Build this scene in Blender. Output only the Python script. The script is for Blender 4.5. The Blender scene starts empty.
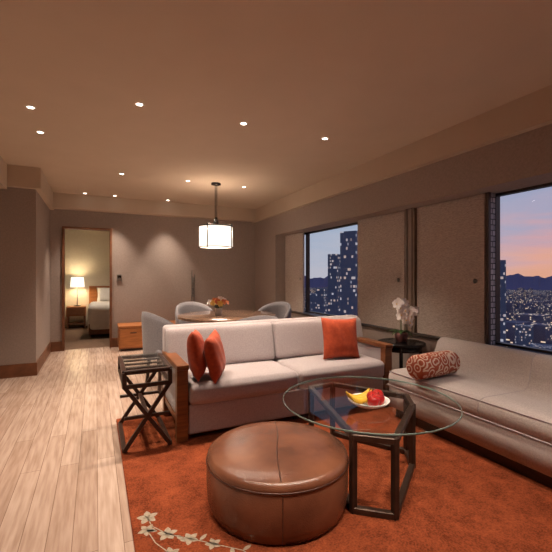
import bpy, bmesh, math, random
from mathutils import Vector, Matrix, Euler
random.seed(7)
scene = bpy.context.scene
scene.view_settings.view_transform = 'Standard'
scene.view_settings.look = 'None'
COL = scene.collection

# ------------------------------------------------------------------ materials
def srgb(r, g, b):
    def f(c):
        c /= 255.0
        return c / 12.92 if c <= 0.04045 else ((c + 0.055) / 1.055) ** 2.4
    return (f(r), f(g), f(b), 1.0)

def newmat(name):
    m = bpy.data.materials.new(name)
    m.use_nodes = True
    nt = m.node_tree
    b = nt.nodes['Principled BSDF']
    return m, nt, b

def mat_noise(name, c1, c2, scale=20, rough=0.8, bump=0.1, bscale=None, stretch=(1, 1, 1), metallic=0.0, detail=4, spec=0.4, sheen=0.0, coat=0.0):
    m, nt, b = newmat(name)
    tc = nt.nodes.new('ShaderNodeTexCoord')
    mp = nt.nodes.new('ShaderNodeMapping')
    mp.inputs['Scale'].default_value = stretch
    nt.links.new(tc.outputs['Object'], mp.inputs['Vector'])
    n = nt.nodes.new('ShaderNodeTexNoise')
    n.inputs['Scale'].default_value = scale
    n.inputs['Detail'].default_value = detail
    nt.links.new(mp.outputs[0], n.inputs['Vector'])
    cr = nt.nodes.new('ShaderNodeValToRGB')
    cr.color_ramp.elements[0].position = 0.3
    cr.color_ramp.elements[1].position = 0.7
    cr.color_ramp.elements[0].color = c1
    cr.color_ramp.elements[1].color = c2
    nt.links.new(n.outputs['Fac'], cr.inputs[0])
    nt.links.new(cr.outputs[0], b.inputs['Base Color'])
    b.inputs['Roughness'].default_value = rough
    b.inputs['Metallic'].default_value = metallic
    b.inputs['Specular IOR Level'].default_value = spec
    b.inputs['Sheen Weight'].default_value = sheen
    b.inputs['Coat Weight'].default_value = coat
    if bump > 0:
        n2 = nt.nodes.new('ShaderNodeTexNoise')
        n2.inputs['Scale'].default_value = bscale or scale * 4
        n2.inputs['Detail'].default_value = 3
        nt.links.new(mp.outputs[0], n2.inputs['Vector'])
        bp = nt.nodes.new('ShaderNodeBump')
        bp.inputs['Strength'].default_value = bump
        bp.inputs['Distance'].default_value = 0.01
        nt.links.new(n2.outputs['Fac'], bp.inputs['Height'])
        nt.links.new(bp.outputs[0], b.inputs['Normal'])
    return m

def mat_emit(name, col, strength):
    m, nt, b = newmat(name)
    b.inputs['Base Color'].default_value = (col[0], col[1], col[2], 1)
    b.inputs['Emission Color'].default_value = (col[0], col[1], col[2], 1)
    b.inputs['Emission Strength'].default_value = strength
    return m

def mat_glass(name, tint, base=0.04, edge=0.5, rough=0.01):
    m = bpy.data.materials.new(name)
    m.use_nodes = True
    nt = m.node_tree
    nt.nodes.clear()
    out = nt.nodes.new('ShaderNodeOutputMaterial')
    t = nt.nodes.new('ShaderNodeBsdfTransparent'); t.inputs[0].default_value = tint
    g = nt.nodes.new('ShaderNodeBsdfGlossy'); g.inputs['Roughness'].default_value = rough
    f = nt.nodes.new('ShaderNodeLayerWeight'); f.inputs['Blend'].default_value = 0.5
    pw = nt.nodes.new('ShaderNodeMath'); pw.operation = 'POWER'; pw.inputs[1].default_value = 4.0
    nt.links.new(f.outputs['Facing'], pw.inputs[0])
    ma = nt.nodes.new('ShaderNodeMath'); ma.operation = 'MULTIPLY_ADD'; ma.inputs[1].default_value = edge; ma.inputs[2].default_value = base
    nt.links.new(pw.outputs[0], ma.inputs[0])
    mx = nt.nodes.new('ShaderNodeMixShader')
    nt.links.new(ma.outputs[0], mx.inputs[0])
    nt.links.new(t.outputs[0], mx.inputs[1])
    nt.links.new(g.outputs[0], mx.inputs[2])
    nt.links.new(mx.outputs[0], out.inputs[0])
    return m

def mat_planks():
    m, nt, b = newmat('floor_oak_planks')
    tc = nt.nodes.new('ShaderNodeTexCoord')
    rot = nt.nodes.new('ShaderNodeMapping'); rot.inputs['Rotation'].default_value = (0, 0, math.radians(90))
    nt.links.new(tc.outputs['Object'], rot.inputs['Vector'])
    br = nt.nodes.new('ShaderNodeTexBrick')
    br.inputs['Scale'].default_value = 1.0
    br.inputs['Brick Width'].default_value = 1.5
    br.inputs['Row Height'].default_value = 0.11
    br.inputs['Mortar Size'].default_value = 0.0015
    br.inputs['Color1'].default_value = srgb(196, 174, 159)
    br.inputs['Color2'].default_value = srgb(174, 149, 133)
    br.inputs['Mortar'].default_value = srgb(126, 102, 88)
    br.offset = 0.37
    nt.links.new(rot.outputs[0], br.inputs['Vector'])
    mp = nt.nodes.new('ShaderNodeMapping'); mp.inputs['Scale'].default_value = (1.2, 14, 1)
    nt.links.new(rot.outputs[0], mp.inputs['Vector'])
    n = nt.nodes.new('ShaderNodeTexNoise'); n.inputs['Scale'].default_value = 3; n.inputs['Detail'].default_value = 6
    nt.links.new(mp.outputs[0], n.inputs['Vector'])
    cr = nt.nodes.new('ShaderNodeValToRGB')
    cr.color_ramp.elements[0].position = 0.3; cr.color_ramp.elements[0].color = (0.70, 0.64, 0.60, 1)
    cr.color_ramp.elements[1].position = 0.65; cr.color_ramp.elements[1].color = (1, 1, 1, 1)
    nt.links.new(n.outputs['Fac'], cr.inputs[0])
    mx = nt.nodes.new('ShaderNodeMix'); mx.data_type = 'RGBA'; mx.blend_type = 'MULTIPLY'
    mx.inputs['Factor'].default_value = 1.0
    nt.links.new(br.outputs['Color'], mx.inputs['A']); nt.links.new(cr.outputs[0], mx.inputs['B'])
    nt.links.new(mx.outputs['Result'], b.inputs['Base Color'])
    b.inputs['Roughness'].default_value = 0.27
    b.inputs['Specular IOR Level'].default_value = 0.45
    return m

WALL = mat_noise('wall_taupe_fabric', srgb(150, 136, 129), srgb(162, 147, 139), 60, 0.9, 0.15, 250)
PANEL = mat_noise('panel_linen', srgb(152, 139, 130), srgb(200, 186, 176), 40, 0.9, 0.3, 200, (1, 1, 7), detail=8)
CEIL = mat_noise('ceiling_paint', srgb(202, 185, 166), srgb(206, 189, 170), 3, 0.9, 0.0)
BEAM = mat_noise('beam_paint', srgb(192, 174, 155), srgb(196, 178, 159), 3, 0.9, 0.0)
BEDWALL = mat_noise('bedroom_wall', srgb(208, 194, 172), srgb(214, 202, 180), 20, 0.9, 0.0)
WOOD = mat_noise('honey_wood', srgb(98, 56, 30), srgb(136, 82, 44), 5, 0.35, 0.04, 60, (1, 1, 8))
WOODX = mat_noise('honey_wood_long', srgb(138, 82, 42), srgb(172, 108, 60), 5, 0.4, 0.04, 60, (1, 8, 8))
TRIMW = mat_noise('trim_wood', srgb(100, 62, 40), srgb(128, 80, 52), 8, 0.45, 0.0)
DARKW = mat_noise('dark_espresso_wood', srgb(38, 24, 19), srgb(60, 38, 30), 8, 0.35, 0.02, 60, (1, 1, 6))
BLACK = mat_noise('black_lacquer', srgb(18, 14, 14), srgb(26, 20, 20), 8, 0.25, 0.0)
BRONZE = mat_noise('bronze_metal', srgb(54, 38, 31), srgb(72, 53, 43), 12, 0.38, 0.0, metallic=0.4)
POSTM = mat_noise('post_bronze', srgb(120, 102, 90), srgb(134, 114, 100), 12, 0.5, 0.0)
BEAD = mat_noise('post_bead', srgb(84, 68, 58), srgb(94, 78, 66), 12, 0.5, 0.0)
SOFA = mat_noise('lilac_grey_upholstery', srgb(162, 151, 152), srgb(182, 171, 171), 130, 0.95, 0.25, 400, sheen=0.15)
SOFA2 = mat_noise('pale_quilted_upholstery', srgb(172, 160, 156), srgb(194, 182, 177), 110, 0.95, 0.3, 300, sheen=0.15)
CHAIR = mat_noise('grey_chair_fabric', srgb(104, 100, 104), srgb(126, 121, 124), 100, 0.9, 0.2, sheen=0.2)
RUST = mat_noise('rust_pillow_fabric', srgb(170, 62, 28), srgb(194, 80, 38), 30, 0.7, 0.2, 200, sheen=0.1)
RUST2 = mat_noise('burnt_orange_pillow_fabric', srgb(154, 56, 24), srgb(184, 74, 34), 30, 0.7, 0.2, 200, sheen=0.1)
MOTIF = mat_noise('rug_silver_thread', srgb(136, 124, 108), srgb(170, 156, 136), 60, 0.8, 0.2)
LEATHER = mat_noise('cognac_leather', srgb(92, 56, 41), srgb(134, 86, 62), 4, 0.27, 0.15, 160, detail=6, spec=0.6)
SEAM = mat_noise('leather_piping', srgb(64, 36, 25), srgb(80, 47, 33), 20, 0.4, 0.0)
METALW = mat_noise('window_frame_metal', srgb(60, 52, 48), srgb(74, 64, 58), 10, 0.4, 0.0, metallic=0.3)
WHITE = mat_noise('white_porcelain', srgb(232, 228, 222), srgb(240, 236, 230), 5, 0.2, 0.0)
LINEN = mat_noise('white_bed_linen', srgb(215, 210, 204), srgb(228, 223, 216), 8, 0.85, 0.1)
PETAL = mat_noise('orchid_petal', srgb(240, 232, 228), srgb(250, 246, 244), 20, 0.6, 0.0)
LEAF = mat_noise('leaf_green', srgb(30, 58, 22), srgb(54, 88, 34), 12, 0.5, 0.0)
STEM = mat_noise('stem_green', srgb(60, 70, 34), srgb(80, 90, 44), 12, 0.6, 0.0)
POT = mat_noise('mauve_ceramic', srgb(120, 80, 80), srgb(150, 104, 100), 10, 0.3, 0.0)
APPLE = mat_noise('apple_skin', srgb(150, 16, 20), srgb(190, 44, 34), 14, 0.3, 0.0)
BANANA = mat_noise('banana_skin', srgb(226, 176, 50), srgb(236, 196, 74), 14, 0.5, 0.0)
YEL = mat_noise('yellow_blossom', srgb(236, 190, 90), srgb(250, 220, 140), 20, 0.6, 0.0)
PINK = mat_noise('coral_blossom', srgb(220, 120, 80), srgb(236, 160, 120), 20, 0.6, 0.0)
STEEL = mat_noise('brushed_steel', srgb(120, 116, 112), srgb(150, 146, 140), 20, 0.35, 0.0, metallic=0.9)
GLASSW = mat_glass('window_glass', (0.98, 0.99, 1, 1), 0.01, 0.12)
GLASST = mat_glass('table_glass', (0.95, 0.98, 0.97, 1), 0.03, 0.4)
GLASSE = mat_noise('glass_edge_green', srgb(96, 112, 106), srgb(130, 146, 138), 10, 0.1, 0.0)
BULB = mat_emit('downlight_glow', (1.0, 0.90, 0.78), 14)
SHADE = mat_emit('pendant_shade_glow', (1.0, 0.87, 0.74), 1.45)
BEDLAMP = mat_emit('bedside_shade_glow', (1.0, 0.92, 0.74), 1.3)
FLOORM = mat_planks()
CARPET = mat_noise('bedroom_carpet', srgb(100, 78, 62), srgb(120, 94, 76), 30, 1, 0.2)

def mat_rug():
    m, nt, b = newmat('terracotta_rug_pile')
    tc = nt.nodes.new('ShaderNodeTexCoord')
    n1 = nt.nodes.new('ShaderNodeTexNoise'); n1.inputs['Scale'].default_value = 7; n1.inputs['Detail'].default_value = 10; n1.inputs['Roughness'].default_value = 0.7
    nt.links.new(tc.outputs['Object'], n1.inputs['Vector'])
    n2 = nt.nodes.new('ShaderNodeTexNoise'); n2.inputs['Scale'].default_value = 110; n2.inputs['Detail'].default_value = 3
    nt.links.new(tc.outputs['Object'], n2.inputs['Vector'])
    ad = nt.nodes.new('ShaderNodeMath'); ad.operation = 'MULTIPLY_ADD'; ad.inputs[1].default_value = 0.55
    mu = nt.nodes.new('ShaderNodeMath'); mu.operation = 'MULTIPLY'; mu.inputs[1].default_value = 0.45
    nt.links.new(n2.outputs['Fac'], mu.inputs[0])
    nt.links.new(n1.outputs['Fac'], ad.inputs[0]); nt.links.new(mu.outputs[0], ad.inputs[2])
    cr = nt.nodes.new('ShaderNodeValToRGB')
    cr.color_ramp.elements[0].position = 0.38; cr.color_ramp.elements[0].color = srgb(94, 44, 27)
    cr.color_ramp.elements[1].position = 0.62; cr.color_ramp.elements[1].color = srgb(148, 75, 46)
    nt.links.new(ad.outputs[0], cr.inputs[0]); nt.links.new(cr.outputs[0], b.inputs['Base Color'])
    bp = nt.nodes.new('ShaderNodeBump'); bp.inputs['Strength'].default_value = 0.7; bp.inputs['Distance'].default_value = 0.01
    nt.links.new(n2.outputs['Fac'], bp.inputs['Height']); nt.links.new(bp.outputs[0], b.inputs['Normal'])
    b.inputs['Roughness'].default_value = 1.0
    b.inputs['Specular IOR Level'].default_value = 0.05
    return m
RUG = mat_rug()

def mat_tile():
    m, nt, b = newmat('exterior_mosaic_tile')
    tc = nt.nodes.new('ShaderNodeTexCoord')
    mp = nt.nodes.new('ShaderNodeMapping'); mp.inputs['Rotation'].default_value = (math.radians(90), 0, 0)
    nt.links.new(tc.outputs['Object'], mp.inputs['Vector'])
    br = nt.nodes.new('ShaderNodeTexBrick')
    br.inputs['Scale'].default_value = 1.0
    br.inputs['Brick Width'].default_value = 0.05
    br.inputs['Row Height'].default_value = 0.05
    br.inputs['Mortar Size'].default_value = 0.005
    br.inputs['Color1'].default_value = srgb(206, 200, 198)
    br.inputs['Color2'].default_value = srgb(170, 164, 164)
    br.inputs['Mortar'].default_value = srgb(60, 56, 58)
    nt.links.new(mp.outputs[0], br.inputs['Vector'])
    nt.links.new(br.outputs['Color'], b.inputs['Base Color'])
    b.inputs['Roughness'].default_value = 0.5
    return m
TILE = mat_tile()

def mat_bolster():
    m, nt, b = newmat('floral_bolster_fabric')
    tc = nt.nodes.new('ShaderNodeTexCoord')
    v = nt.nodes.new('ShaderNodeTexVoronoi'); v.inputs['Scale'].default_value = 13
    v.feature = 'F1'
    nt.links.new(tc.outputs['Object'], v.inputs['Vector'])
    w = nt.nodes.new('ShaderNodeMath'); w.operation = 'SINE'
    mu = nt.nodes.new('ShaderNodeMath'); mu.operation = 'MULTIPLY'; mu.inputs[1].default_value = 20
    nt.links.new(v.outputs['Distance'], mu.inputs[0]); nt.links.new(mu.outputs[0], w.inputs[0])
    cr = nt.nodes.new('ShaderNodeValToRGB')
    cr.color_ramp.elements[0].position = 0.2; cr.color_ramp.elements[0].color = srgb(160, 76, 50)
    cr.color_ramp.elements[1].position = 0.5; cr.color_ramp.elements[1].color = srgb(210, 182, 162)
    nt.links.new(w.outputs[0], cr.inputs[0]); nt.links.new(cr.outputs[0], b.inputs['Base Color'])
    b.inputs['Roughness'].default_value = 0.85
    return m
BOLST = mat_bolster()

def mat_city(name, base, thr, cell, strength, blue=False, ground=False):
    m, nt, b = newmat(name)
    tc = nt.nodes.new('ShaderNodeTexCoord')
    mp = nt.nodes.new('ShaderNodeMapping'); mp.inputs['Location'].default_value = (0.37, 0.41, 0.29)
    mp.inputs['Scale'].default_value = (1 / cell[0], 1 / cell[0], 1 / cell[1])
    nt.links.new(tc.outputs['Object'], mp.inputs['Vector'])
    fl = nt.nodes.new('ShaderNodeVectorMath'); fl.operation = 'FLOOR'
    nt.links.new(mp.outputs[0], fl.inputs[0])
    wn = nt.nodes.new('ShaderNodeTexWhiteNoise'); wn.noise_dimensions = '3D'
    nt.links.new(fl.outputs[0], wn.inputs['Vector'])
    gt = nt.nodes.new('ShaderNodeMath'); gt.operation = 'GREATER_THAN'; gt.inputs[1].default_value = thr
    nt.links.new(wn.outputs['Value'], gt.inputs[0])
    ml = nt.nodes.new('ShaderNodeMath'); ml.operation = 'MULTIPLY'; ml.inputs[1].default_value = strength
    last = gt
    if not ground:
        sp = nt.nodes.new('ShaderNodeSeparateXYZ'); nt.links.new(mp.outputs[0], sp.inputs[0])
        fr = nt.nodes.new('ShaderNodeMath'); fr.operation = 'FRACT'; nt.links.new(sp.outputs['Z'], fr.inputs[0])
        lt = nt.nodes.new('ShaderNodeMath'); lt.operation = 'LESS_THAN'; lt.inputs[1].default_value = 0.6
        nt.links.new(fr.outputs[0], lt.inputs[0])
        m2 = nt.nodes.new('ShaderNodeMath'); m2.operation = 'MULTIPLY'
        nt.links.new(gt.outputs[0], m2.inputs[0]); nt.links.new(lt.outputs[0], m2.inputs[1])
        last = m2
    nt.links.new(last.outputs[0], ml.inputs[0])
    cr = nt.nodes.new('ShaderNodeValToRGB')
    cr.color_ramp.elements[0].color = (1, 0.62, 0.34, 1)
    cr.color_ramp.elements[1].color = (0.85, 0.88, 1, 1) if blue else (1, 0.86, 0.68, 1)
    nt.links.new(wn.outputs['Color'], cr.inputs[0])
    nt.links.new(cr.outputs[0], b.inputs['Emission Color'])
    nt.links.new(ml.outputs[0], b.inputs['Emission Strength'])
    b.inputs['Base Color'].default_value = base
    b.inputs['Roughness'].default_value = 0.8
    b.inputs['Specular IOR Level'].default_value = 0.1
    return m

# ------------------------------------------------------------------ helpers
def root(name, loc=(0, 0, 0), rz=0.0):
    o = bpy.data.objects.new(name, None)
    o.empty_display_size = 0.1
    o.location = loc
    o.rotation_euler = (0, 0, rz)
    COL.objects.link(o)
    return o

def finish(name, bm, mat, parent=None, smooth=False, loc=None, rot=None):
    bmesh.ops.recalc_face_normals(bm, faces=bm.faces)
    me = bpy.data.meshes.new(name)
    bm.to_mesh(me); bm.free()
    if smooth:
        for p in me.polygons:
            p.use_smooth = True
    me.materials.append(mat)
    o = bpy.data.objects.new(name, me)
    COL.objects.link(o)
    if parent is not None:
        o.parent = parent
    if loc is not None:
        o.location = loc
    if rot is not None:
        o.rotation_euler = rot
    return o

def box(name, a, b, mat, parent=None, bevel=0.0, seg=2, rot=None):
    c = [(a[i] + b[i]) / 2 for i in range(3)]
    s = [abs(b[i] - a[i]) for i in range(3)]
    bm = bmesh.new()
    bmesh.ops.create_cube(bm, size=1.0)
    for v in bm.verts:
        v.co = Vector((v.co.x * s[0], v.co.y * s[1], v.co.z * s[2]))
    if bevel > 0:
        bmesh.ops.bevel(bm, geom=bm.edges[:], offset=min(bevel, min(s) * 0.45), segments=seg, profile=0.5, affect='EDGES')
    return finish(name, bm, mat, parent, bevel > 0.012, c, rot)

def bar(name, p, q, w, mat, parent=None, t=None):
    p = Vector(p); q = Vector(q)
    d = q - p
    bm = bmesh.new()
    bmesh.ops.create_cube(bm, size=1.0)
    t = t or w
    for v in bm.verts:
        v.co = Vector((v.co.x * w, v.co.y * t, v.co.z * d.length))
    bmesh.ops.bevel(bm, geom=bm.edges[:], offset=min(w, t) * 0.12, segments=1, affect='EDGES')
    o = finish(name, bm, mat, parent)
    o.location = (p + q) / 2
    z = d.normalized()
    up = Vector((0, 0, 1)) if abs(z.z) < 0.99 else Vector((0, 1, 0))
    x = up.cross(z).normalized()
    y = z.cross(x)
    o.rotation_euler = Matrix((x, y, z)).transposed().to_euler()
    return o

def lathe(name, prof, mat, parent=None, loc=(0, 0, 0), seg=48, smooth=True, rot=None, sx=1, sy=1):
    bm = bmesh.new()
    rings = []
    for r, z in prof:
        if r < 1e-5:
            rings.append([bm.verts.new((0, 0, z))])
        else:
            rings.append([bm.verts.new((sx * r * math.cos(2 * math.pi * i / seg), sy * r * math.sin(2 * math.pi * i / seg), z)) for i in range(seg)])
    for a, b in zip(rings[:-1], rings[1:]):
        for i in range(seg):
            j = (i + 1) % seg
            if len(a) == 1 and len(b) == 1:
                continue
            if len(a) == 1:
                bm.faces.new((a[0], b[i], b[j]))
            elif len(b) == 1:
                bm.faces.new((a[i], a[j], b[0]))
            else:
                bm.faces.new((a[i], a[j], b[j], b[i]))
    o = finish(name, bm, mat, parent, smooth, loc, rot)
    return o

def tube(name, pts, r, mat, parent=None, cyclic=False, radii=None):
    cu = bpy.data.curves.new(name + '_c', 'CURVE')
    cu.dimensions = '3D'
    cu.bevel_depth = r
    cu.bevel_resolution = 3
    cu.use_fill_caps = True
    sp = cu.splines.new('POLY')
    sp.points.add(len(pts) - 1)
    for i, p in enumerate(pts):
        sp.points[i].co = (p[0], p[1], p[2], 1)
        if radii:
            sp.points[i].radius = radii[i]
    sp.use_cyclic_u = cyclic
    tmp = bpy.data.objects.new('tmp', cu)
    COL.objects.link(tmp)
    dg = bpy.context.evaluated_depsgraph_get()
    me = bpy.data.meshes.new_from_object(tmp.evaluated_get(dg))
    bpy.data.objects.remove(tmp)
    me.name = name
    me.materials.clear(); me.materials.append(mat)
    for p in me.polygons:
        p.use_smooth = True
    o = bpy.data.objects.new(name, me)
    COL.objects.link(o)
    if parent is not None:
        o.parent = parent
    return o

def cushion(name, a, b, mat, parent=None, puff=0.02, r=0.04, rot=None):
    c = [(a[i] + b[i]) / 2 for i in range(3)]
    s = [abs(b[i] - a[i]) / 2 for i in range(3)]
    bm = bmesh.new()
    bmesh.ops.create_cube(bm, size=2.0)
    bmesh.ops.subdivide_edges(bm, edges=bm.edges[:], cuts=11, use_grid_fill=True)
    rr = min(r, min(s) * 0.9)
    for v in bm.verts:
        u = v.co.copy()
        q = [0, 0, 0]
        for i in range(3):
            core = s[i] - rr
            t = abs(u[i])
            q[i] = math.copysign((t / 0.66) * core if t < 0.66 else core + (t - 0.66) / 0.34 * rr, u[i])
        p = Vector(q)
        corev = Vector([max(-(s[i] - rr), min(s[i] - rr, p[i])) for i in range(3)])
        dlt = p - corev
        if dlt.length > 1e-6:
            m = max(abs(dlt.x), abs(dlt.y), abs(dlt.z))
            p = corev + dlt.normalized() * m
        k = (1 - abs(u.x) ** 2.5), (1 - abs(u.y) ** 2.5), (1 - abs(u.z) ** 2.5)
        if abs(u.z) > 0.999: p.z += math.copysign(puff * k[0] * k[1], u.z)
        if abs(u.y) > 0.999: p.y += math.copysign(puff * 0.6 * k[0] * k[2], u.y)
        v.co = p
    return finish(name, bm, mat, parent, True, c, rot)

def pillow(name, w, h, t, mat, parent=None, loc=(0, 0, 0), rot=(0, 0, 0)):
    bm = bmesh.new()
    n = 18
    for sgn in (1, -1):
        g = []
        for i in range(n + 1):
            row = []
            for j in range(n + 1):
                u = -1 + 2 * i / n; v = -1 + 2 * j / n
                k = max(0, (1 - u ** 4) * (1 - v ** 4)) ** 0.6
                x = u * (w / 2) * (1 - 0.07 * (1 - v * v))
                z = v * (h / 2) * (1 - 0.07 * (1 - u * u))
                wr = 0.004 * math.sin(9 * u + 4 * v) * k
                row.append(bm.verts.new((x, sgn * (t / 2 * k) + wr, z)))
            g.append(row)
        for i in range(n):
            for j in range(n):
                bm.faces.new((g[i][j], g[i + 1][j], g[i + 1][j + 1], g[i][j + 1]))
    bmesh.ops.remove_doubles(bm, verts=bm.verts[:], dist=0.0005)
    return finish(name, bm, mat, parent, True, loc, rot)

def extrude_profile(name, prof, y0, y1, mat, parent=None, bevel=0.0, smooth=True):
    bm = bmesh.new()
    a = [bm.verts.new((x, y0, z)) for x, z in prof]
    b = [bm.verts.new((x, y1, z)) for x, z in prof]
    n = len(prof)
    bm.faces.new(a); bm.faces.new(list(reversed(b)))
    for i in range(n):
        j = (i + 1) % n
        bm.faces.new((a[i], b[i], b[j], a[j]))
    if bevel:
        caps = [e for e in bm.edges if abs(e.verts[0].co.y - e.verts[1].co.y) < 1e-6]
        bmesh.ops.bevel(bm, geom=caps, offset=bevel, segments=3, affect='EDGES')
    o = finish(name, bm, mat, parent, smooth)
    return o

def add_light(name, kind, loc, energy, color, parent=None, **kw):
    l = bpy.data.lights.new(name, kind)
    l.energy = energy
    l.color = color
    for k, v in kw.items():
        setattr(l, k, v)
    o = bpy.data.objects.new(name, l)
    o.location = loc
    COL.objects.link(o)
    if parent is not None:
        o.parent = parent
    return o

# ------------------------------------------------------------------ room shell
CZ = 2.60
box('floor', (-1.8, -1.6, -0.1), (3.36, 7.3, 0.0), FLOORM)
box('ceiling', (-1.8, -1.6, CZ), (3.36, 7.3, CZ + 0.1), CEIL)
box('wall_left', (-1.8, -1.6, 0), (-1.6, 7.3, CZ), WALL)
box('wall_front', (-1.6, -1.6, 0), (3.36, -1.45, CZ), WALL)
wb = root('wall_back')
DX0, DX1, DH = -0.507, 0.257, 2.08
box('left_section', (-1.6, 7.23, 0), (DX0, 7.35, CZ), WALL, wb)
box('right_section', (DX1, 7.23, 0), (3.36, 7.35, CZ), WALL, wb)
box('header_section', (DX0, 7.23, DH), (DX1, 7.35, CZ), WALL, wb)
dr = root('door_1')
box('jamb_left', (DX0, 7.20, 0), (DX0 + 0.035, 7.37, DH), TRIMW, dr, 0.004)
box('jamb_right', (DX1 - 0.035, 7.20, 0), (DX1, 7.37, DH), TRIMW, dr, 0.004)
box('head_jamb', (DX0 + 0.035, 7.20, DH - 0.035), (DX1 - 0.035, 7.37, DH), TRIMW, dr, 0.004)
box('wall_column', (-1.6, 5.6, 0), (-0.68, 7.23, 2.34), WALL)
box('trim_column_beam', (-1.6, 5.52, 2.34), (-0.62, 7.23, CZ), BEAM)
box('trim_left_soffit', (-1.6, -1.45, 2.30), (-0.967, 5.52, CZ), BEAM)
box('trim_back_beam', (-0.62, 7.05, 2.36), (2.90, 7.23, CZ), BEAM)
box('trim_right_beam', (2.90, -1.45, 2.35), (3.10, 7.23, CZ), BEAM)
box('baseboard_column_front', (-1.6, 5.585, 0), (-0.665, 5.6, 0.16), TRIMW)
box('baseboard_column_side', (-0.68, 5.6, 0), (-0.665, 7.215, 0.16), TRIMW)
bb = root('baseboard_back')
box('left_run', (-0.665, 7.215, 0), (DX0, 7.23, 0.16), TRIMW, bb)
box('right_run', (DX1, 7.215, 0), (2.97, 7.23, 0.16), TRIMW, bb)
box('baseboard_left', (-1.6, -1.45, 0), (-1.585, 5.585, 0.16), TRIMW)

wr_ = root('wall_right')
SILL, WT = 0.60, 2.00
XO, XI = 3.36, 3.28
box('upper_wall', (2.97, -1.45, WT), (XO, 7.23, 2.35), WALL, wr_)
box('upper_fill', (3.10, -1.45, 2.35), (XO, 7.23, CZ), WALL, wr_)
box('corner_pier', (2.97, 6.25, 0), (XO, 7.23, WT), WALL, wr_)
box('sill_wall', (3.14, -1.45, 0), (XO, 6.25, SILL), WALL, wr_)
box('outer_pier_mid', (XI, 2.26, SILL), (XO, 3.6, WT), WALL, wr_)
box('outer_pier_near', (XI, -1.45, SILL), (XO, 0.0, WT), WALL, wr_)
box('trim_window_sill', (3.12, -1.45, SILL), (XI, 6.25, SILL + 0.025), METALW, None, 0.003)
box('baseboard_right', (3.125, -1.45, 0), (3.14, 6.25, 0.12), TRIMW)

def window(name, y0, y1, mull=()):
    w = root(name)
    x = 3.32
    z0, z1 = SILL + 0.025, WT
    f = 0.022
    box('frame_bottom', (x - 0.03, y0, z0), (x + 0.03, y1, z0 + f), METALW, w)
    box('frame_top', (x - 0.03, y0, z1 - f), (x + 0.03, y1, z1), METALW, w)
    box('frame_side_a', (x - 0.03, y0, z0 + f), (x + 0.03, y0 + 0.015, z1 - f), METALW, w)
    box('frame_side_b', (x - 0.03, y1 - 0.015, z0 + f), (x + 0.03, y1, z1 - f), METALW, w)
    for k, m in enumerate(mull):
        box('mullion_%d' % k, (x - 0.03, m, z0 + f), (x + 0.03, m + 0.04, z1 - f), METALW, w)
    box('glass_pane', (x - 0.002, y0 + 0.015, z0 + f), (x + 0.002, y1 - 0.015, z1 - f), GLASSW, w)
window('window_1', 3.6, 6.25, (5.66,))
window('window_2', 0.0, 2.26)
box('trim_tile_reveal', (3.20, 2.245, SILL + 0.026), (XI, 2.262, WT), TILE)
box('trim_dark_reveal', (3.17, 2.23, SILL + 0.026), (3.199, 2.262, WT), METALW)

def panel(y0, y1, x=3.17):
    p = root('sliding_panel', (x, (y0 + y1) / 2, SILL + 0.03))
    w = (y1 - y0) / 2
    h = WT - SILL - 0.035
    box('linen_infill', (0, -w + 0.02, 0.02), (0.02, w - 0.02, h - 0.02), PANEL, p)
    for nm, a, b in (('stile_a', (-0.004, -w, 0), (0.028, -w + 0.02, h)), ('stile_b', (-0.004, w - 0.02, 0), (0.028, w, h)),
                     ('rail_a', (-0.004, -w + 0.02, 0), (0.028, w - 0.02, 0.02)), ('rail_b', (-0.004, -w + 0.02, h - 0.02), (0.028, w - 0.02, h))):
        box(nm, a, b, PANEL, p, 0.002)
    lathe('finger_pull', [(0, 0), (0.02, 0), (0.022, 0.004), (0, 0.006)], STEEL, p, (-0.005, -w + 0.09, h * 0.42), 20, rot=(0, -math.pi / 2, 0))
panel(5.58, 6.24)
panel(3.25, 4.10)
panel(2.27, 3.06)
panel(-0.95, -0.02)
pb = root('trim_post')
box('post', (3.15, 3.085, SILL + 0.026), (3.20, 3.225, WT), POSTM, pb, 0.004)
box('post_bead_a', (3.144, 3.11, SILL + 0.026), (3.15, 3.125, WT), BEAD, pb)
box('post_bead_b', (3.144, 3.185, SILL + 0.026), (3.15, 3.20, WT), BEAD, pb)
box('post_filler', (3.20, 3.05, SILL + 0.026), (3.279, 3.26, WT), WALL, pb)

br_ = root('wall_bedroom')
box('far_wall', (-1.6, 10.6, 0), (2.6, 10.7, 2.45), BEDWALL, br_)
box('left_wall', (-1.7, 7.35, 0), (-1.6, 10.7, 2.45), BEDWALL, br_)
box('right_wall', (2.6, 7.35, 0), (2.7, 10.7, 2.45), BEDWALL, br_)
box('floor_bedroom', (-1.7, 7.3, -0.1), (2.7, 10.7, -0.001), CARPET)
box('ceiling_bedroom', (-1.7, 7.35, 2.4), (2.7, 10.7, 2.5), CEIL)

# ------------------------------------------------------------------ downlights
WARM = (1.0, 0.82, 0.655)
def downlight(x, y, energy=60, size=82, tilt=None, z=CZ, blend=0.65):
    d = root('downlight', (x, y, z))
    lathe('trim_ring', [(0.024, -0.001), (0.026, -0.006), (0.037, -0.004), (0.039, 0.0)], WHITE, d, seg=24)
    lathe('lamp_disc', [(0, -0.003), (0.024, -0.003)], BULB, d, seg=24)
    l = add_light('spot', 'SPOT', (0, 0, -0.015), energy, WARM, d, spot_size=math.radians(size), spot_blend=blend, shadow_soft_size=0.04)
    if tilt:
        l.rotation_euler = tilt
    return d
E = 170
for y in (3.14, 5.38):
    for x in (0.31, 1.18, 2.03):
        downlight(x, y, E)
for x in (-0.16, 0.29, 1.16):
    downlight(x, 6.9, 120, 66)
downlight(-0.47, 3.57, E); downlight(-0.47, 4.15, E * 0.7)
downlight(0.31, 0.9, E * 0.8)
downlight(1.18, 0.9, E * 0.8)
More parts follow.
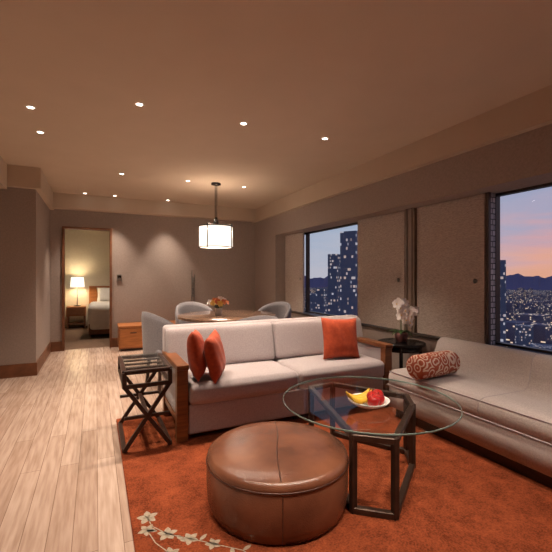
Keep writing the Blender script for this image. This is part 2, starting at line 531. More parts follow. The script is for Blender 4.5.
downlight(2.03, 0.9, E * 0.85)
downlight(-0.47, 1.6, E * 0.55)
for x in (0.31, 1.6):
    downlight(x, -0.8, E * 0.35)

# ------------------------------------------------------------------ pendant
pd = root('pendant_lamp', (1.58, 5.34, 0))
lathe('canopy', [(0, 2.6), (0.07, 2.6), (0.07, 2.575), (0.015, 2.565), (0, 2.565)], BLACK, pd, seg=32)
tube('rod_left', [(-0.012, 0, 2.57), (-0.012, 0, 2.1)], 0.006, BLACK, pd)
tube('rod_right', [(0.012, 0, 2.57), (0.012, 0, 2.1)], 0.006, BLACK, pd)
lathe('shade', [(0.235, 1.67), (0.24, 1.67), (0.24, 1.96), (0.235, 1.96)], SHADE, pd, seg=48)
lathe('diffuser', [(0, 1.68), (0.232, 1.68)], SHADE, pd, seg=48)
for z in (1.665, 1.965):
    tube('ring_%d' % int(z * 1000), [(0.245 * math.cos(a * math.pi / 24), 0.245 * math.sin(a * math.pi / 24), z) for a in range(48)], 0.007, BLACK, pd, True)
for k in range(4):
    a = math.pi / 4 + k * math.pi / 2
    c, s = math.cos(a), math.sin(a)
    bar('upright_%d' % k, (0.25 * c, 0.25 * s, 1.65), (0.25 * c, 0.25 * s, 1.99), 0.012, BLACK, pd)
    bar('spoke_%d' % k, (0.0, 0.0, 1.99), (0.25 * c, 0.25 * s, 1.99), 0.012, BLACK, pd)
lathe('hub', [(0, 1.97), (0.04, 1.97), (0.04, 2.01), (0.02, 2.1), (0, 2.1)], BLACK, pd, seg=24)
add_light('bulb', 'POINT', (0, 0, 2.06), 8, WARM, pd, shadow_soft_size=0.1)
add_light('bulb_low', 'POINT', (0, 0, 1.6), 14, WARM, pd, shadow_soft_size=0.15)

# ------------------------------------------------------------------ rug
rg = root('area_rug')
box('pile', (0.16, -0.4, 0.0), (3.0, 3.55, 0.014), RUG, rg, 0.005)
def leafshape(bm, cx, cy, ang, L, W, z):
    n = 8
    pts = []
    for i in range(n + 1):
        t = i / n
        pts.append((t * L, W * math.sin(math.pi * t) ** 0.8 * (1 - 0.3 * t)))
    for i in range(n - 1, 0, -1):
        t = i / n
        pts.append((t * L, -W * math.sin(math.pi * t) ** 0.8 * (1 - 0.3 * t)))
    c, s = math.cos(ang), math.sin(ang)
    vs = [bm.verts.new((cx + c * x - s * y, cy + s * x + c * y, z)) for x, y in pts]
    bm.faces.new(vs)
bm = bmesh.new()
Z = 0.0145
def blossom(cx, cy, r, a0=0.3):
    for k in range(5):
        leafshape(bm, cx, cy, a0 + k * 2 * math.pi / 5, r, r * 0.36, Z)
def vine(pts):
    for (x0, y0), (x1, y1) in zip(pts[:-1], pts[1:]):
        d = Vector((x1 - x0, y1 - y0)); n = Vector((-d.y, d.x)).normalized() * 0.0025
        vs = [bm.verts.new((x0 + n.x, y0 + n.y, Z)), bm.verts.new((x1 + n.x, y1 + n.y, Z)), bm.verts.new((x1 - n.x, y1 - n.y, Z)), bm.verts.new((x0 - n.x, y0 - n.y, Z))]
        bm.faces.new(vs)
blossom(0.24, 2.03, 0.055); blossom(0.225, 1.93, 0.045, 0.8); blossom(0.31, 1.86, 0.05, 0.1)
blossom(0.40, 1.78, 0.045, 0.5); blossom(0.49, 1.70, 0.04); blossom(0.30, 1.72, 0.045)
vine([(0.24, 2.03), (0.25, 1.95), (0.31, 1.86), (0.40, 1.78), (0.49, 1.70), (0.6, 1.6), (0.66, 1.45)])
vine([(0.225, 1.93), (0.25, 1.82), (0.30, 1.72), (0.36, 1.6)])
for (x, y, a) in ((0.27, 1.90, 2.6), (0.35, 1.83, -1.2), (0.44, 1.75, 0.6), (0.56, 1.64, -1.8), (0.6, 1.6, 0.4), (0.64, 1.5, 2.9)):
    leafshape(bm, x, y, a, 0.05, 0.012, Z)
blossom(1.35, 2.45, 0.05); blossom(1.5, 2.55, 0.04); blossom(1.62, 2.48, 0.04, 1)
vine([(1.35, 2.45), (1.5, 2.55), (1.62, 2.48), (1.8, 2.5), (2.0, 2.42)])
finish('floral_motif', bm, MOTIF, rg)

RZ = 0.0145
# ------------------------------------------------------------------ main sofa
sf = root('sofa', (1.57, 3.2, RZ))
W = 1.03
for s, nm in ((-1, 'left'), (1, 'right')):
    x0 = s * W; x1 = s * (W - 0.085)
    a, b = min(x0, x1), max(x0, x1)
    box('front_post_' + nm, (a, -0.37, 0), (b, -0.30, 0.535), WOOD, sf, 0.006)
    box('rear_post_' + nm, (a, 0.22, 0), (b, 0.29, 0.535), WOOD, sf, 0.006)
    box('arm_rest_' + nm, (a - 0.004, -0.385, 0.535), (b + 0.004, 0.30, 0.575), WOOD, sf, 0.008)
    box('lower_rail_' + nm, (a + 0.01, -0.30, 0.12), (b - 0.01, 0.22, 0.17), WOOD, sf, 0.004)
    cushion('side_panel_' + nm, (a + 0.012, -0.30, 0.17), (b - 0.012, 0.22, 0.535), SOFA, sf, 0.0, 0.015)
iw = W - 0.087
cushion('base_rail', (-iw, -0.355, 0.035), (iw, 0.30, 0.265), SOFA, sf, 0.0, 0.02)
cushion('seat_cushion_left', (-iw + 0.004, -0.385, 0.267), (-0.004, 0.16, 0.415), SOFA, sf, 0.018, 0.035)
cushion('seat_cushion_right', (0.004, -0.385, 0.267), (iw - 0.004, 0.16, 0.415), SOFA, sf, 0.018, 0.035)
def lean(prof_y0, prof_y1, z0, z1, x0, x1, nm, off=0.10):
    o = cushion(nm, (x0, prof_y0, z0), (x1, prof_y1, z1), SOFA, sf, 0.0, 0.035)
    for v in o.data.vertices:
        k = (v.co.z + o.location.z - z0) / (z1 - z0)
        v.co.y += off * k
    return o
lean(0.15, 0.28, 0.20, 0.795, -W, W + 0.06, 'back_frame', 0.06)
lean(0.08, 0.17, 0.43, 0.78, -W + 0.015, -0.003, 'back_cushion_left', 0.08)
lean(0.08, 0.17, 0.43, 0.78, 0.003, W + 0.05, 'back_cushion_right', 0.08)
box('centre_foot', (-0.03, -0.33, 0), (0.03, -0.27, 0.04), DARKW, sf, 0.004)

pillow('throw_pillow', 0.36, 0.38, 0.13, RUST2, None, (0.735, 3.02, RZ + 0.61), (math.radians(-8), math.radians(5), math.radians(72)))
pillow('throw_pillow', 0.32, 0.36, 0.12, RUST2, None, (0.865, 2.95, RZ + 0.60), (math.radians(-10), math.radians(-6), math.radians(62)))
pillow('throw_pillow', 0.40, 0.40, 0.13, RUST, None, (2.17, 3.08, RZ + 0.625), (math.radians(-14), math.radians(3), math.radians(-6)))

# ------------------------------------------------------------------ daybed
db = root('daybed_sofa', (2.34, 0, RZ))
prof = [(0.0, 0.09), (0.0, 0.27), (0.01, 0.275), (0.0, 0.28), (-0.005, 0.33), (0.0, 0.37), (0.02, 0.395), (0.06, 0.405), (0.3, 0.40), (0.5, 0.395), (0.545, 0.42), (0.565, 0.49), (0.585, 0.58),
        (0.605, 0.625), (0.64, 0.65), (0.69, 0.65), (0.725, 0.625), (0.74, 0.58), (0.74, 0.09)]
extrude_profile('upholstered_body', prof, 0.05, 2.60, SOFA2, db, 0.015)
box('plinth', (0.05, 0.09, 0), (0.70, 2.55, 0.09), DARKW, db)
for k, y in enumerate((0.85, 1.72)):
    pts = [(x, y, z) for x, z in prof[1:17]]
    tube('seam_%d' % k, pts, 0.003, SOFA, db)
tube('piping', [(-0.002, 0.06, 0.275), (-0.002, 2.59, 0.275)], 0.005, SOFA, db)
tube('piping_top', [(0.012, 0.06, 0.39), (0.012, 2.59, 0.39)], 0.005, SOFA, db)
lathe('bolster_cushion', [(0, -0.23), (0.07, -0.23), (0.088, -0.222), (0.096, -0.20), (0.10, 0), (0.096, 0.20), (0.088, 0.222), (0.07, 0.23), (0, 0.23)], BOLST, None, (2.51, 2.25, RZ + 0.508), 40,
      rot=(0, math.radians(90), math.radians(4)))

# ------------------------------------------------------------------ ottoman
ot = root('leather_ottoman', (0.905, 1.88, RZ))
R = 0.385
lathe('body', [(0, 0.0), (R - 0.04, 0.0), (R - 0.02, 0.01), (R - 0.005, 0.06), (R, 0.15), (R, 0.22), (R - 0.004, 0.245), (R - 0.004, 0.25)], LEATHER, ot, seg=72)
lathe('top_pad', [(R - 0.004, 0.25), (R, 0.258), (R - 0.005, 0.28), (R - 0.025, 0.295), (R - 0.10, 0.306), (0.12, 0.312), (0, 0.313)], LEATHER, ot, seg=72)
tube('piping', [((R - 0.002) * math.cos(a * math.pi / 36), (R - 0.002) * math.sin(a * math.pi / 36), 0.252) for a in range(72)], 0.005, SEAM, ot, True)
def padz(r):
    return 0.313 - 0.007 * (r / 0.28) ** 2 if r < 0.285 else 0.306 - 0.011 * (r - 0.285) / 0.075 if r < 0.36 else 0.295 - 0.015 * (r - 0.36) / 0.02
for k, a in enumerate((math.radians(62), math.radians(242))):
    bend = 0.25
    pts = [(r * math.cos(a + bend * r), r * math.sin(a + bend * r), padz(r) + 0.0005) for r in [i * 0.02 for i in range(19)]]
    tube('seam_%d' % k, pts, 0.0032, SEAM, ot)
for k, deg in enumerate((152, 248, 340, 66)):
    a = math.radians(deg)
    tube('side_seam_%d' % k, [((R + 0.0005) * math.cos(a), (R + 0.0005) * math.sin(a), 0.245), ((R + 0.001) * math.cos(a), (R + 0.001) * math.sin(a), 0.15), ((R - 0.005) * math.cos(a), (R - 0.005) * math.sin(a), 0.06), ((R - 0.02) * math.cos(a), (R - 0.02) * math.sin(a), 0.012)], 0.002, SEAM, ot)

# ------------------------------------------------------------------ glass coffee table
ct = root('glass_coffee_table', (1.62, 1.99, RZ))
GR = 0.56
lathe('glass_top', [(0, 0.421), (GR - 0.003, 0.421)], GLASST, ct, seg=96, smooth=False)
lathe('glass_edge', [(GR - 0.003, 0.415), (GR, 0.417), (GR, 0.425), (GR - 0.003, 0.427), (GR - 0.003, 0.415)], GLASSE, ct, seg=96)
order_w = [(1.215, 1.61), (1.375, 1.475), (1.84, 1.82), (1.95, 1.98), (1.66, 2.46), (1.45, 2.43)]
order = [(x - 1.62, y - 1.99) for x, y in order_w]
wid = 0.034
for i, u in enumerate(order):
    bar('post_%d' % i, (u[0], u[1], 0.0), (u[0], u[1], 0.414), wid, BRONZE, ct)
for i in range(6):
    p, q = order[i], order[(i + 1) % 6]
    bar('top_rail_%d' % i, (p[0], p[1], 0.397), (q[0], q[1], 0.397), wid, BRONZE, ct)
    if i != 4:
        bar('floor_rail_%d' % i, (p[0], p[1], 0.017), (q[0], q[1], 0.017), wid, BRONZE, ct)

TZ = RZ + 0.4215
fb = root('fruit_bowl', (1.53, 1.87, TZ))
lathe('bowl', [(0, 0.0), (0.04, 0.0), (0.045, 0.006), (0.08, 0.016), (0.115, 0.034), (0.128, 0.05), (0.124, 0.051), (0.11, 0.038), (0.075, 0.022), (0.0, 0.014)], WHITE, fb, seg=48)
AP = [(0, 0.062), (0.008, 0.068), (0.022, 0.07), (0.034, 0.058), (0.037, 0.04), (0.032, 0.018), (0.018, 0.004), (0.006, 0.003), (0, 0.008)]
for k, (x, y, z) in enumerate(((0.035, -0.045, 0.02), (-0.02, -0.055, 0.02), (0.07, 0.02, 0.026), (0.015, 0.01, 0.03))):
    lathe('apple_%d' % k, AP, APPLE, fb, (x, y, z), 24, rot=(0.2 * k, 0.1, 0))
    tube('apple_stem_%d' % k, [(x, y, z + 0.06), (x + 0.004, y, z + 0.08)], 0.0015, DARKW, fb)
for k in range(3):
    pts = []; rr = []
    for i in range(11):
        t = i / 10
        a = math.radians(-70 + 140 * t)
        pts.append((-0.045 + 0.10 * math.sin(a) * 0.95, 0.035 + 0.022 * k - 0.03, 0.115 + 0.004 * k - 0.07 * math.cos(a)))
        rr.append(min(1, 0.25 + 3.2 * min(t, 1 - t)))
    tube('banana_%d' % k, pts, 0.016, BANANA, fb, radii=rr)

# ------------------------------------------------------------------ end table left of sofa
et = root('end_table', (0.335, 3.1, RZ))
hx, hy, H = 0.155, 0.27, 0.56
for sx in (-1, 1):
    bar('top_side_%d' % sx, (sx * hx, -hy, H), (sx * hx, hy, H), 0.03, DARKW, et)
    bar('low_side_%d' % sx, (sx * hx, -hy, 0.015), (sx * hx, hy, 0.015), 0.03, DARKW, et)
    bar('mid_side_%d' % sx, (sx * hx, -hy, 0.46), (sx * hx, hy, 0.46), 0.026, DARKW, et)
    bar('centre_side_%d' % sx, (0, -hy * sx, 0.24), (0, 0, 0.24), 0.026, DARKW, et)
for sy in (-1, 1):
    y = sy * hy
    bar('top_end_%d' % sy, (-hx, y, H), (hx, y, H), 0.03, DARKW, et)
    bar('mid_end_%d' % sy, (-hx, y, 0.46), (hx, y, 0.46), 0.028, DARKW, et)
    bar('low_end_%d' % sy, (-hx, y, 0.24), (hx, y, 0.24), 0.022, DARKW, et)
    for sx in (-1, 1):
        bar('upper_post_%d_%d' % (sx, sy), (sx * hx, y, 0.45), (sx * hx, y, H), 0.03, DARKW, et)
    bar('cross_a_%d' % sy, (-hx, y, 0.015), (hx, y, 0.46), 0.028, DARKW, et)
    bar('cross_b_%d' % sy, (hx, y + 0.001, 0.015), (-hx, y + 0.001, 0.46), 0.028, DARKW, et)
for k in range(3):
    y = -hy + (k + 1) * 2 * hy / 4
    bar('slat_%d' % k, (-hx, y, H - 0.004), (hx, y, H - 0.004), 0.016, DARKW, et)
box('glass_top', (-hx + 0.012, -hy + 0.012, H + 0.016), (hx - 0.012, hy - 0.012, H + 0.022), GLASST, et)

# ------------------------------------------------------------------ round black side table + orchid
st = root('round_side_table', (2.87, 2.99, RZ))
lathe('top', [(0, 0.52), (0.225, 0.52), (0.24, 0.53), (0.24, 0.55), (0.225, 0.555), (0, 0.555)], BLACK, st, seg=56)
lathe('apron', [(0.19, 0.47), (0.20, 0.47), (0.20, 0.52), (0.19, 0.52)], BLACK, st, seg=48)
lathe('shelf', [(0, 0.18), (0.17, 0.18), (0.17, 0.20), (0, 0.20)], BLACK, st, seg=48)
for k in range(4):
    a = math.pi / 4 + k * math.pi / 2
    pts = [(r * math.cos(a), r * math.sin(a), z) for r, z in ((0.19, 0.52), (0.185, 0.40), (0.165, 0.25), (0.16, 0.15), (0.19, 0.006))]
    tube('leg_%d' % k, pts, 0.015, BLACK, st)
oc = root('potted_orchid', (2.86, 2.98, RZ + 0.556))
lathe('pot', [(0, 0), (0.05, 0), (0.062, 0.03), (0.068, 0.07), (0.06, 0.095), (0.055, 0.095), (0.06, 0.07), (0, 0.06)], POT, oc, seg=32)
lathe('soil', [(0, 0.085), (0.056, 0.085)], DARKW, oc, seg=24)
for k in range(7):
    a = k * 0.9 + 0.3
    bm = bmesh.new()
    n = 8
    L = 0.11 + 0.02 * (k % 3)
    rows = []
    for i in range(n + 1):
        t = i / n
        wv = 0.022 * math.sin(math.pi * min(1, t * 0.9 + 0.1)) ** 0.7
        r = L * t; z = 0.085 + 0.10 * t - 0.10 * t * t * (1.0 + 0.2 * (k % 2))
        c, s = math.cos(a), math.sin(a)
        rows.append((bm.verts.new((r * c - wv * s, r * s + wv * c, z + 0.004)), bm.verts.new((r * c, r * s, z)), bm.verts.new((r * c + wv * s, r * s - wv * c, z + 0.004))))
    for u, v in zip(rows[:-1], rows[1:]):
        bm.faces.new((u[0], u[1], v[1], v[0])); bm.faces.new((u[1], u[2], v[2], v[1]))
    finish('leaf_%d' % k, bm, LEAF, oc, True)
def flower(nm, parent, loc, r, mat, rot, npet=5, core=YEL):
    bm = bmesh.new()
    for k in range(npet):
        a = k * 2 * math.pi / npet
        c, s = math.cos(a), math.sin(a)
        ctr = bm.verts.new((0, 0, 0))
        ring = []
        m = 8
        for i in range(m + 1):
            t = i / m
            ph = math.pi * (t - 0.5)
            x = r * (0.55 + 0.45 * math.cos(ph)); y = r * 0.42 * math.sin(ph)
            ring.append(bm.verts.new((c * x - s * y, s * x + c * y, 0.12 * r * math.cos(ph) + 0.01 * (k % 2))))
        for i in range(m):
            bm.faces.new((ctr, ring[i], ring[i + 1]))
    finish(nm, bm, mat, parent, True, loc, rot)
    lathe(nm + '_core', [(0, 0), (r * 0.16, r * 0.05), (r * 0.12, r * 0.2), (0, r * 0.24)], core, parent, loc, 12, rot=rot)
for si, (dx, dy, top) in enumerate(((-0.055, -0.02, 0.33), (0.03, 0.02, 0.30), (0.06, -0.03, 0.24))):
    pts = []
    for i in range(13):
        t = i / 12
        pts.append((dx * 0.3 + dx * 1.5 * t * t, dy * (1 + t), 0.08 + top * math.sin(t * 1.9) / math.sin(1.57)))
    tube('stem_%d' % si, pts, 0.003, STEM, oc)
    for k, i in enumerate((3, 4, 5, 6, 7, 8, 9, 10, 11, 12)):
        p = pts[i]
        flower('bloom_%d_%d' % (si, k), oc, (p[0] + 0.028 * (-1) ** k, p[1] - 0.03, p[2] + 0.005), 0.047, PETAL,
               (math.radians(80), 0.3 * (-1) ** k, math.radians(-20 + 25 * (-1) ** k)))

# ------------------------------------------------------------------ dining set
dt = root('round_dining_table', (1.52, 4.62, 0))
lathe('top', [(0, 0.72), (0.60, 0.72), (0.62, 0.73), (0.62, 0.755), (0.61, 0.76), (0, 0.76)], mat_noise('glossy_table_wood', srgb(124, 94, 76), srgb(160, 126, 104), 4, 0.14, 0.0, stretch=(1, 8, 1), coat=0.6), dt, seg=72)
lathe('pedestal', [(0, 0.02), (0.09, 0.03), (0.06, 0.1), (0.05, 0.4), (0.06, 0.64), (0.14, 0.72), (0, 0.72)], DARKW, dt, seg=32)
lathe('base', [(0, 0), (0.30, 0), (0.30, 0.02), (0.1, 0.04), (0, 0.04)], DARKW, dt, seg=48)

def tub_chair(x, y, face, hk=0.26):
    c = root('dining_chair', (x, y, 0), math.radians(face))
    cushion('seat', (-0.23, -0.23, 0.38), (0.25, 0.23, 0.47), CHAIR, c, 0.015, 0.04)
    bm = bmesh.new()
    n = 22; m = 8
    r0, r1 = 0.235, 0.285
    outer, inner = [], []
    for i in range(n + 1):
        t = i / n
        a = math.radians(75 + 210 * t)
        k = math.sin(math.pi * t) ** 0.7 if 0 < t < 1 else 0
        ztop = 0.60 + hk * k
        co, ci = [], []
        for j in range(m + 1):
            u = j / m
            z = 0.36 + (ztop - 0.36) * u
            flare = 1 + 0.08 * u
            th = 1.0 if u < 0.9 else 0.6
            ro = (r0 + (r1 - r0) * (0.5 + 0.5 * th)) * flare
            ri = (r0 + (r1 - r0) * (0.5 - 0.5 * th)) * flare
            co.append(bm.verts.new((ro * math.cos(a), ro * math.sin(a), z)))
            ci.append(bm.verts.new((ri * math.cos(a), ri * math.sin(a), z)))
        outer.append(co); inner.append(ci)
    for i in range(n):
        for j in range(m):
            bm.faces.new((outer[i][j], outer[i + 1][j], outer[i + 1][j + 1], outer[i][j + 1]))
            bm.faces.new((inner[i][j], inner[i][j + 1], inner[i + 1][j + 1], inner[i + 1][j]))
        bm.faces.new((outer[i][m], outer[i + 1][m], inner[i + 1][m], inner[i][m]))
        bm.faces.new((outer[i][0], inner[i][0], inner[i + 1][0], outer[i + 1][0]))
    for i in (0, n):
        for j in range(m):
            bm.faces.new((outer[i][j], outer[i][j + 1], inner[i][j + 1], inner[i][j]))
    finish('back_shell', bm, CHAIR, c, True)
    for k, (lx, ly) in enumerate(((-0.17, -0.17), (-0.17, 0.17), (0.19, -0.18), (0.19, 0.18))):
        bar('leg_%d' % k, (lx * 1.15, ly * 1.15, 0), (lx, ly, 0.39), 0.032, DARKW, c)
    return c
tub_chair(0.76, 4.40, 12)
tub_chair(1.33, 5.50, -80)
tub_chair(2.32, 5.05, 207)
tub_chair(1.60, 3.98, 90, 0.23)

vs = root('flower_vase', (1.40, 4.62, 0.76))
lathe('vase', [(0, 0), (0.035, 0), (0.045, 0.03), (0.04, 0.06), (0.05, 0.085), (0.046, 0.085), (0.036, 0.06), (0, 0.01)], WHITE, vs, seg=28)
for k in range(18):
    a = k * 2.4
    r = 0.022 * math.sqrt(k) + 0.005
    h = 0.20 - 0.6 * r + 0.01 * (k % 3)
    p = (r * 1.2 * math.cos(a), r * 1.2 * math.sin(a), h)
    tube('stem_%d' % k, [(0, 0, 0.03), (p[0] * 0.5, p[1] * 0.5, 0.12), p], 0.002, STEM, vs)
    flower('bloom_%d' % k, vs, p, 0.04, (YEL, PINK, PETAL)[k % 3], (0.9 * math.sin(a) * -1 + 0.4, 0.9 * math.cos(a), 0), 6, YEL)
for k in range(6):
    a = k * 1.05
    bm = bmesh.new()
    leafshape(bm, 0, 0, a, 0.10, 0.02, 0.11)
    finish('leaf_%d' % k, bm, LEAF, vs)

# ------------------------------------------------------------------ credenza
cr = root('credenza', (0.0, 6.95, 0))
cx0, cx1 = 0.34, 1.62
box('carcass', (cx0 + 0.01, -0.22, 0.04), (cx1 - 0.01, 0.25, 0.385), WOODX, cr, 0.003)
box('top_slab', (cx0, -0.24, 0.385), (cx1, 0.26, 0.42), WOODX, cr, 0.004)
box('plinth', (cx0 + 0.04, -0.19, 0), (cx1 - 0.04, 0.24, 0.04), DARKW, cr)
for k in range(3):
    w = (cx1 - cx0 - 0.04) / 3
    a = cx0 + 0.02 + k * w
    box('drawer_front_%d' % k, (a + 0.004, -0.235, 0.06), (a + w - 0.004, -0.22, 0.375), WOODX, cr, 0.003)
    box('handle_%d' % k, (a + w / 2 - 0.05, -0.25, 0.30), (a + w / 2 + 0.05, -0.235, 0.312), BRONZE, cr, 0.003)

ws = root('wall_sculpture', (1.68, 7.2, 0))
box('backplate', (-0.015, 0.01, 0.86), (0.015, 0.03, 1.22), STEEL, ws, 0.003)
tube('rod_a', [(-0.03, -0.01, 0.70), (-0.022, -0.015, 1.36)], 0.007, STEEL, ws)
tube('rod_b', [(0.02, -0.01, 0.75), (0.03, -0.015, 1.28)], 0.007, STEEL, ws)
for k in range(3):
    tube('tie_%d' % k, [(-0.03, -0.012, 0.85 + 0.16 * k), (0.03, -0.012, 0.87 + 0.16 * k)], 0.005, STEEL, ws)
    tube('stand_off_%d' % k, [(0.0, -0.012, 0.86 + 0.16 * k), (0.0, 0.015, 0.87 + 0.16 * k)], 0.005, STEEL, ws)
th = root('thermostat', (0.38, 7.22, 1.22))
box('plate', (-0.04, -0.012, -0.06), (0.04, 0.01, 0.06), STEEL, th, 0.004)
box('screen', (-0.025, -0.015, 0.0), (0.025, -0.012, 0.035), BLACK, th)

# ------------------------------------------------------------------ bedroom furniture
bd = root('bed', (0.85, 9.5, 0))
box('bed_frame', (-0.98, -1.0, 0.06), (0.98, 1.0, 0.28), TRIMW, bd, 0.01)
for k, (x, y) in enumerate(((-0.9, -0.92), (0.9, -0.92), (-0.9, 0.92), (0.9, 0.92))):
    box('foot_%d' % k, (x - 0.03, y - 0.03, 0), (x + 0.03, y + 0.03, 0.06), DARKW, bd)
cushion('mattress', (-0.96, -0.98, 0.28), (0.96, 0.98, 0.58), LINEN, bd, 0.02, 0.08)
cushion('duvet', (-1.0, -1.02, 0.12), (1.0, 0.45, 0.64), LINEN, bd, 0.02, 0.1)
box('headboard', (-1.0, 1.02, 0.0), (1.0, 1.08, 1.0), WOODX, bd, 0.01)
for x in (-0.48, 0.48):
    pillow('bed_pillow_%d' % int(x > 0), 0.7, 0.42, 0.18, LINEN, bd, (x, 0.82, 0.78), (math.radians(-30), 0, 0))
ns = root('nightstand', (-0.42, 10.32, 0))
box('case', (-0.21, -0.2, 0.30), (0.21, 0.2, 0.52), WOODX, ns, 0.005)
box('drawer', (-0.19, -0.212, 0.32), (0.19, -0.2, 0.50), TRIMW, ns, 0.003)
for k, (x, y) in enumerate(((-0.18, -0.17), (0.18, -0.17), (-0.18, 0.17), (0.18, 0.17))):
    box('leg_%d' % k, (x - 0.02, y - 0.02, 0), (x + 0.02, y + 0.02, 0.30), TRIMW, ns)
box('shelf', (-0.18, -0.17, 0.10), (0.18, 0.17, 0.12), TRIMW, ns)
bl = root('bedside_lamp', (-0.40, 10.34, 0.52))
lathe('base', [(0, 0), (0.08, 0), (0.08, 0.015), (0.015, 0.025), (0.012, 0.46), (0, 0.46)], BRONZE, bl, seg=24)
lathe('shade', [(0.15, 0.46), (0.155, 0.46), (0.135, 0.70), (0.13, 0.70)], BEDLAMP, bl, seg=36)
add_light('bulb', 'POINT', (0, 0, 0.58), 15, (1, 0.84, 0.60), bl, shadow_soft_size=0.08)
downlight(0.3, 9.0, 100, 125, z=2.4)  # extra unseen ceiling spot, added to brighten the bedroom

# ------------------------------------------------------------------ outside
GZ = -130
def building(bm, cx, cy, w, d, z1, ang=0.0, z0=GZ):
    c, s = math.cos(ang), math.sin(ang)
    vs = []
    for z in (z0, z1):
        for x, y in ((-w, -d), (w, -d), (w, d), (-w, d)):
            vs.append(bm.verts.new((cx + (c * x - s * y) / 2, cy + (s * x + c * y) / 2, z)))
    f = [(0, 1, 5, 4), (1, 2, 6, 5), (2, 3, 7, 6), (3, 0, 4, 7), (4, 5, 6, 7)]
    for q in f:
        bm.faces.new([vs[i] for i in q])
def polar(px, dist):
    a = math.radians(25.5) + math.atan((px - 276) / 378.0)
    return dist * math.sin(a), dist * math.cos(a)
bm = bmesh.new()
for i in range(1700):
    a = math.radians(random.uniform(18, 100))
    d = 580 + 2500 * random.random() ** 1.2
    h = random.choice((15, 22, 30, 40, 55, 75)) * random.uniform(0.7, 1.2)
    if d > 1200: h *= 0.8
    building(bm, d * math.sin(a), d * math.cos(a), random.uniform(14, 40), random.uniform(14, 40), GZ + h, random.choice((0.2, 0.5, 1.0)))
finish('city_buildings', bm, mat_city('city_facades', srgb(100, 100, 124), 0.88, (3.0, 3.2), 0.8))
bm = bmesh.new()
for px, d, w, top in ((351, 260, 11, 31), (334, 330, 8, 20), (499, 300, 8, 12), (316, 500, 18, -22), (545, 420, 22, -62), (524, 470, 16, -50), (322, 420, 10, -12)):
    x, y = polar(px, d)
    building(bm, x, y, w, w, top, 0.55)
finish('city_towers', bm, mat_city('tower_facades', srgb(94, 106, 130), 0.87, (1.4, 2.8), 0.45, True))
bm = bmesh.new()
bmesh.ops.create_grid(bm, x_segments=1, y_segments=1, size=6000)
for v in bm.verts: v.co.z = GZ
finish('city_ground', bm, mat_city('city_street_lights', srgb(80, 80, 102), 0.95, (5, 5), 1.2, False, True))
bm = bmesh.new()
prev = None
for i in range(361):
    a = math.radians(5 + 110 * i / 360)
    r = 4300
    j = i / 2
    h = 22 + 45 * math.sin(j * 0.21) * math.sin(j * 0.067 + 1) + 26 * math.sin(j * 0.53) + 10 * math.sin(j * 1.9) + 5 * math.sin(j * 3.7)
    p = (bm.verts.new((r * math.sin(a), r * math.cos(a), GZ)), bm.verts.new((1.1 * r * math.sin(a), 1.1 * r * math.cos(a), h - 16)))
    if prev:
        bm.faces.new((prev[0], p[0], p[1], prev[1]))
    prev = p
finish('mountain_range', bm, mat_noise('hazy_mountain', srgb(98, 92, 126), srgb(108, 100, 134), 0.001, 1, 0))

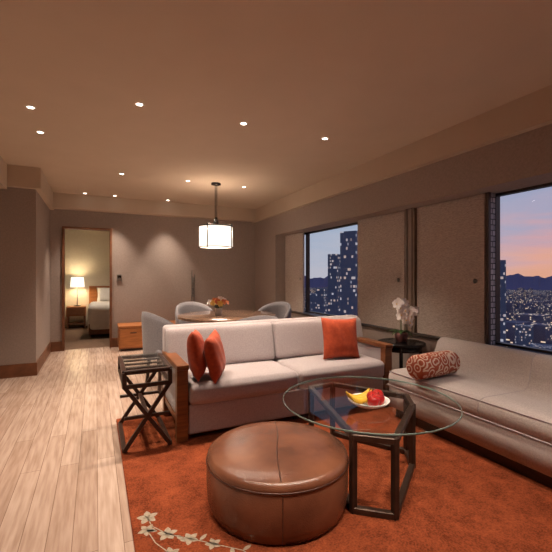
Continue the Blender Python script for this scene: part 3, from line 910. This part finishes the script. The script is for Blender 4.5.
# ------------------------------------------------------------------ dusk sky
w = bpy.data.worlds.new('dusk_sky')
scene.world = w
w.use_nodes = True
nt = w.node_tree
bg = nt.nodes['Background']
tc = nt.nodes.new('ShaderNodeTexCoord')
sp = nt.nodes.new('ShaderNodeSeparateXYZ')
nt.links.new(tc.outputs['Generated'], sp.inputs[0])
mp = nt.nodes.new('ShaderNodeMapping'); mp.inputs['Scale'].default_value = (2, 2, 14)
nt.links.new(tc.outputs['Generated'], mp.inputs[0])
nz = nt.nodes.new('ShaderNodeTexNoise'); nz.inputs['Scale'].default_value = 2.2; nz.inputs['Detail'].default_value = 7
nt.links.new(mp.outputs[0], nz.inputs['Vector'])
ma = nt.nodes.new('ShaderNodeMath'); ma.operation = 'MULTIPLY_ADD'; ma.inputs[1].default_value = 0.26; ma.inputs[2].default_value = -0.13
nt.links.new(nz.outputs['Fac'], ma.inputs[0])
ad = nt.nodes.new('ShaderNodeMath'); ad.operation = 'ADD'
nt.links.new(sp.outputs['Z'], ad.inputs[0]); nt.links.new(ma.outputs[0], ad.inputs[1])
ramp = nt.nodes.new('ShaderNodeValToRGB')
e = ramp.color_ramp.elements
e[0].position = 0.0; e[0].color = srgb(248, 182, 152)
e[1].position = 1.0; e[1].color = srgb(112, 124, 162)
for pos, col in ((0.04, srgb(248, 184, 166)), (0.09, srgb(228, 180, 186)), (0.145, srgb(190, 182, 206)), (0.22, srgb(166, 180, 212)), (0.35, srgb(150, 168, 206))):
    x = e.new(pos); x.color = col
nt.links.new(ad.outputs[0], ramp.inputs[0])
ramp2 = nt.nodes.new('ShaderNodeValToRGB')
e2 = ramp2.color_ramp.elements
e2[0].position = 0.0; e2[0].color = srgb(206, 204, 216)
e2[1].position = 1.0; e2[1].color = srgb(104, 118, 152)
x = e2.new(0.12); x.color = srgb(184, 196, 218)
x = e2.new(0.35); x.color = srgb(156, 172, 204)
nt.links.new(ad.outputs[0], ramp2.inputs[0])
mr = nt.nodes.new('ShaderNodeMapRange')
mr.inputs['From Min'].default_value = 0.75; mr.inputs['From Max'].default_value = 0.5
nt.links.new(sp.outputs['Y'], mr.inputs['Value'])
mx = nt.nodes.new('ShaderNodeMix'); mx.data_type = 'RGBA'
nt.links.new(mr.outputs[0], mx.inputs['Factor'])
nt.links.new(ramp2.outputs[0], mx.inputs['A']); nt.links.new(ramp.outputs[0], mx.inputs['B'])
nt.links.new(mx.outputs['Result'], bg.inputs['Color'])
bg.inputs['Strength'].default_value = 0.82

# ------------------------------------------------------------------ camera
cam = bpy.data.cameras.new('camera')
cam.sensor_width = 36
cam.lens = 378 / 552 * 36
cam.clip_start = 0.05
cam.clip_end = 10000
co = bpy.data.objects.new('camera', cam)
co.location = (0, 0, 1.25)
co.rotation_euler = (math.radians(90), 0, math.radians(-25.5))
COL.objects.link(co)
scene.camera = co
